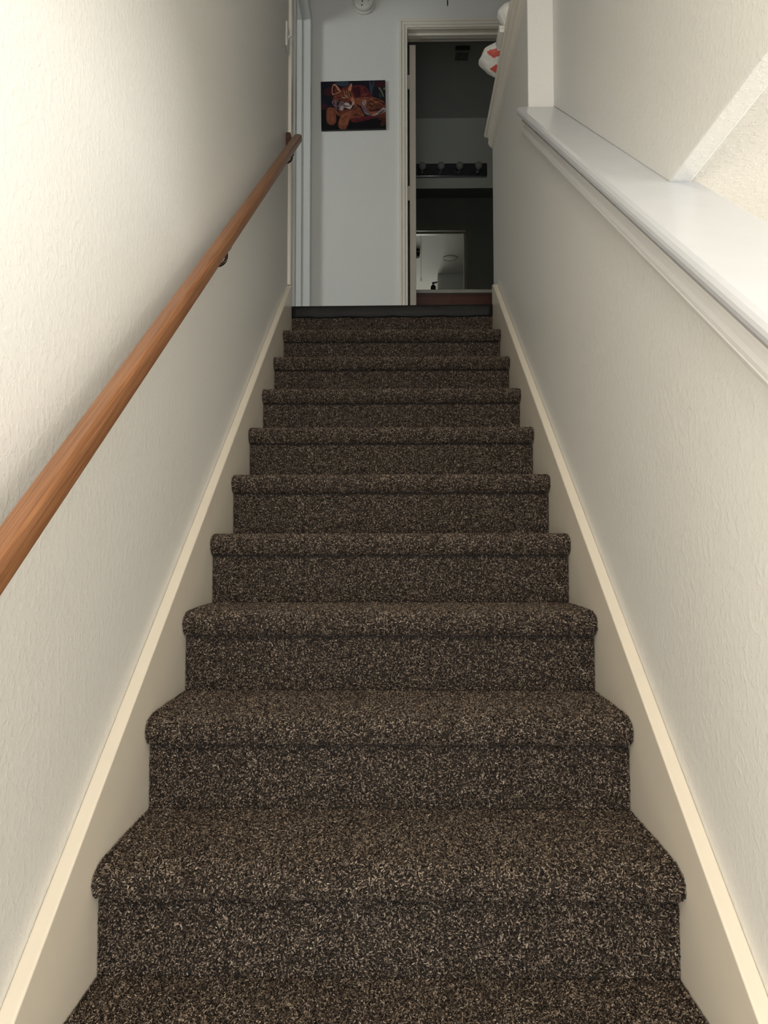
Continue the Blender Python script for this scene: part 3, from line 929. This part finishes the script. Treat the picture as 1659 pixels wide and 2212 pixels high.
poly('fur', [(790, 780), (860, 650), (900, 680), (960, 730), (1020, 830), (1060, 930), (900, 965), (775, 990), (725, 1040), (712, 1110), (672, 1175), (662, 1212), (580, 1230), (505, 1205), (480, 1120), (500, 1000), (560, 900), (640, 845)])
poly('furl', [(560, 930), (660, 860), (760, 880), (740, 980), (690, 1100), (560, 1150), (505, 1100)])
poly('fur', [(212, 880), (235, 770), (300, 728), (380, 760), (428, 870), (436, 1000), (420, 1085), (365, 1130), (285, 1122), (228, 1060)])
poly('furl', [(250, 860), (310, 790), (380, 840), (400, 980), (360, 1080), (260, 1040)])
poly('fur', [(370, 745), (440, 785), (500, 915), (472, 912), (415, 850)])
# head
poly('furd', [(340, 600), (368, 500), (400, 440), (470, 400), (560, 335), (680, 328), (760, 370), (820, 450), (852, 560), (862, 640), (835, 695), (790, 705), (778, 742), (730, 772), (650, 742), (600, 765), (588, 795), (520, 802), (460, 782), (400, 732), (352, 660)])
poly('fur', [(520, 420), (580, 345), (690, 338), (760, 380), (815, 460), (840, 560), (790, 610), (740, 570), (650, 520), (560, 500)])
poly('ear', [(790, 500), (830, 530), (855, 640), (820, 680), (790, 620), (760, 560)])
poly('grey', [(340, 605), (430, 560), (470, 630), (520, 600), (600, 600), (625, 700), (588, 795), (520, 802), (460, 782), (400, 732), (352, 660)])
poly('stripe', [(455, 600), (500, 570), (560, 560), (510, 620), (480, 700), (500, 780), (455, 760), (440, 680)])
poly('stripe', [(360, 620), (400, 600), (400, 680), (430, 750), (380, 700)])
poly('white', [(520, 720), (590, 690), (590, 790), (530, 798)])
poly('white', [(605, 725), (690, 715), (765, 700), (788, 630), (822, 600), (785, 730), (735, 770), (680, 752)])
poly('white', [(620, 640), (690, 625), (760, 680), (720, 700), (640, 690)])
poly('nose', [(715, 625), (760, 600), (790, 640), (770, 688), (735, 660)])
stroke('stripe', 620, 700, 770, 690, 8, 0.1)
stroke('white', 555, 515, 670, 540, 9, -0.15); stroke('white', 620, 440, 690, 530, 9, -0.1)
stroke('stripe', 640, 520, 715, 552, 14)
fur([(380, 520), (410, 450), (480, 410), (570, 345), (680, 340), (755, 380), (810, 455), (840, 560), (800, 610), (740, 570), (640, 540), (540, 540), (440, 560)], ['fur', 'furl', 'furd', 'furl'], 170, 70)
for a in ((560, 360, 545, 450), (600, 350, 590, 480), (640, 345, 665, 470), (680, 350, 720, 460), (720, 375, 765, 480), (750, 400, 790, 500), (560, 470, 640, 490), (440, 480, 540, 520)):
    stroke('stripe', *a, 9, 0.08)
for a in ((620, 360, 630, 450), (665, 360, 690, 440), (705, 380, 745, 460)):
    stroke('ear', *a, 6, 0.06)
# ears
poly('ear', [(352, 455), (330, 340), (350, 232), (390, 203), (440, 232), (534, 352), (520, 385), (470, 412), (400, 435)])
poly('nose', [(362, 425), (350, 310), (372, 235), (420, 262), (465, 345), (505, 375), (440, 400)])
poly('furd', [(400, 380), (410, 290), (450, 350), (440, 390)])
poly('ear', [(690, 330), (720, 262), (770, 193), (788, 222), (775, 335), (765, 375), (705, 350)])
fur([(830, 550), (900, 520), (1050, 505), (1250, 512), (1400, 548), (1490, 600), (1515, 660), (1510, 720), (1420, 770), (1350, 840), (1230, 900), (1180, 860), (1130, 780), (1040, 710), (900, 650)], ['fur', 'furl', 'furd', 'furl', 'ear'], 420, 25)
fur([(800, 790), (860, 670), (900, 690), (950, 740), (1010, 840), (1040, 920), (890, 955), (770, 980), (720, 1030), (705, 1110), (660, 1170), (640, 1200), (580, 1215), (515, 1190), (490, 1110), (510, 1000), (570, 905), (650, 850)], ['fur', 'furl', 'furd', 'furl'], 420, lambda x, y: 30 if x > 780 else 100)
fur([(222, 880), (245, 780), (300, 740), (370, 770), (418, 870), (425, 1000), (410, 1075), (360, 1115), (290, 1110), (238, 1055)], ['fur', 'furl', 'furd'], 170, 85)
fur([(570, 300), (690, 270), (800, 255), (980, 238), (1075, 270), (1140, 345), (1195, 430), (1260, 520), (1150, 535), (850, 525), (780, 410), (640, 390)], ['red', 'dred', 'dred', 'navy'], 160, 40, 1.2)
fur([(780, 1010), (1240, 940), (1330, 950), (1200, 1000), (900, 1060)], ['red', 'dred', 'black'], 140, 80)
fur([(1340, 945), (1525, 875), (1540, 1080), (1470, 1130), (1450, 1060)], ['furd', 'brown', 'black'], 110, 60)
fur([(345, 610), (430, 565), (620, 620), (600, 780), (520, 795), (460, 775), (400, 725)], ['grey', 'white', 'stripe', 'grey'], 110, 115)
fur([(1040, 570), (1105, 585), (1090, 700), (1150, 830), (1200, 890), (1100, 870), (1035, 770), (1005, 690)], ['grey', 'white', 'furd', 'stripe'], 120, 60)
fur([(1530, 750), (1450, 770), (1380, 840), (1250, 910), (1400, 880), (1530, 850)], ['white', 'grey', 'stripe', 'grey'], 100, 150)
rp = random.Random(3)
pts_body = [(830, 550), (900, 520), (1050, 505), (1250, 512), (1400, 548), (1490, 600), (1515, 660), (1510, 720), (1420, 770), (1350, 840), (1230, 900), (1180, 860), (1130, 780), (1040, 710), (900, 650)]
for k in range(150):                                      # body markings
    x = rp.uniform(1090, 1500); y = rp.uniform(520, 800)
    if inside(pts_body, x, y) and x > 1120 - (y - 520) * 0.1:
        a = math.radians(22 + rp.uniform(-12, 12)); L = rp.uniform(28, 62)
        stroke('stripe', x, y, x + L * math.cos(a), y + L * math.sin(a), rp.uniform(3.5, 6.5), rp.uniform(-.15, .15))
for k in range(60):
    x = rp.uniform(780, 1010); y = rp.uniform(690, 930)
    if inside([(800, 790), (860, 670), (900, 690), (950, 740), (1010, 840), (1040, 920), (890, 955), (770, 980), (720, 1030), (705, 1110), (660, 1170), (640, 1200), (580, 1215), (515, 1190), (490, 1110), (510, 1000), (570, 905), (650, 850)], x, y):
        stroke('stripe', x, y, x + 16, y + rp.uniform(22, 40), 4.5)
for k in range(34):
    x = rp.uniform(520, 740); y = rp.uniform(880, 1100)
    if inside([(800, 790), (860, 670), (900, 690), (950, 740), (1010, 840), (1040, 920), (890, 955), (770, 980), (720, 1030), (705, 1110), (660, 1170), (640, 1200), (580, 1215), (515, 1190), (490, 1110), (510, 1000), (570, 905), (650, 850)], x, y):
        stroke('stripe', x, y, x + rp.uniform(12, 34), y + rp.uniform(-25, 12), 4.5)
for k in range(26):
    x = rp.uniform(240, 390); y = rp.uniform(780, 1060)
    if inside([(222, 880), (245, 780), (300, 740), (370, 770), (418, 870), (425, 1000), (410, 1075), (360, 1115), (290, 1110), (238, 1055)], x, y):
        stroke('stripe', x, y, x + rp.uniform(8, 26), y + rp.uniform(-25, 15), 4.5)
for k in range(9):
    x = 1150 + k * 28
    stroke('stripe', x, 790 - k * 4, x + 80, 830 - k * 2, 6, 0.15)
for k in range(6):
    stroke('stripe', 1380 + k * 25, 850 - k * 10, 1450 + k * 18, 880 - k * 15, 6)
for (x, y) in ((540, 1180), (600, 1200), (300, 1090), (350, 1100)):
    stroke('furd', x, y - 40, x + 8, y + 25, 5)
pic = done('painted_picture', pbm, pmats, pt, recalc=False)
pic['label'] = 'orange spotted wild cat dozing on a dark red cushion'

# ------------------------------------------------------------------ light
def area(name, loc, target, sx, sy, power, col):
    l = bpy.data.lights.new(name, 'AREA'); l.shape = 'RECTANGLE'; l.size = sx; l.size_y = sy
    l.energy = power; l.color = col
    o = bpy.data.objects.new(name, l); COL.objects.link(o)
    o.location = loc
    o.rotation_euler = (Vector(target) - Vector(loc)).to_track_quat('-Z', 'Z').to_euler()
    return o
# daylight window of the left upstairs room
area('window_light_upstairs', (-3.15, 2.3, 3.9), (-0.5, 4.3, 3.8), 1.1, 1.2, 50, (0.94, 1.0, 0.95))
# window of the lower room on the right
area('window_light_downstairs', (3.3, 0.35, 1.50), (-0.4, 0.9, 1.7), 1.3, 1.0, 75, (1.0, 0.985, 0.95))
# warm lamp of the lower room
area('lamp_lower_room', (1.9, 2.2, 1.35), (1.2, 1.6, 2.14), 0.35, 0.35, 7, (1.0, 0.90, 0.70))
# broad added fill behind the camera, widened to reach both side faces
area('fill_light_entry', (0.3, -2.9, 1.5), (0.3, 1.0, 1.4), 4.2, 2.2, 116, (0.95, 0.99, 1.0))
# two added warm fills, lighting skirt boards and lower walls from the sides
area('fill_entry_left', (-1.9, -1.3, 1.3), (0.45, 1.2, 1.0), 1.0, 1.2, 56, (1.0, 0.90, 0.75))
area('fill_entry_right', (2.2, -1.6, 1.4), (-0.45, 0.9, 1.1), 1.0, 1.2, 30, (1.0, 0.90, 0.75))
# added warm fill from above to brighten the lower treads, no fixture
area('fill_entry_top', (0.0, -0.3, 2.9), (0.0, 0.9, 0.7), 0.6, 0.6, 18, (1.0, 0.86, 0.66))

w = bpy.data.worlds.new('World'); scene.world = w; w.use_nodes = True
w.node_tree.nodes['Background'].inputs[0].default_value = (0.75, 0.8, 0.9, 1)
w.node_tree.nodes['Background'].inputs[1].default_value = 0.15

# ------------------------------------------------------------------ camera
p, y, r = 0.0498, -0.0148, -0.001
cp, spn, cy, sy = math.cos(p), math.sin(p), math.cos(y), math.sin(y)
F = Vector((sy * cp, cy * cp, spn)); Rv = Vector((cy, -sy, 0)); U = Rv.cross(F)
c, s = math.cos(r), math.sin(r)
R2 = c * Rv + s * U; U2 = -s * Rv + c * U
cam = bpy.data.cameras.new('Camera'); co = bpy.data.objects.new('Camera', cam); COL.objects.link(co)
co.matrix_world = Matrix(((R2.x, U2.x, -F.x, 0.0142), (R2.y, U2.y, -F.y, 0.0), (R2.z, U2.z, -F.z, 1.388), (0, 0, 0, 1)))
cam.sensor_fit = 'HORIZONTAL'; cam.sensor_width = 36.0; cam.lens = 36.0 * 1661 / 1659
cam.clip_start = 0.02
scene.camera = co

scene.view_settings.view_transform = 'Standard'
scene.view_settings.look = 'None'
scene.view_settings.gamma = 1.0
scene.view_settings.use_curve_mapping = False
scene.view_settings.exposure = 0.0
scene.cycles.max_bounces = 7
scene.cycles.diffuse_bounces = 5
scene.cycles.adaptive_threshold = 0.04
scene.cycles.use_denoising = True
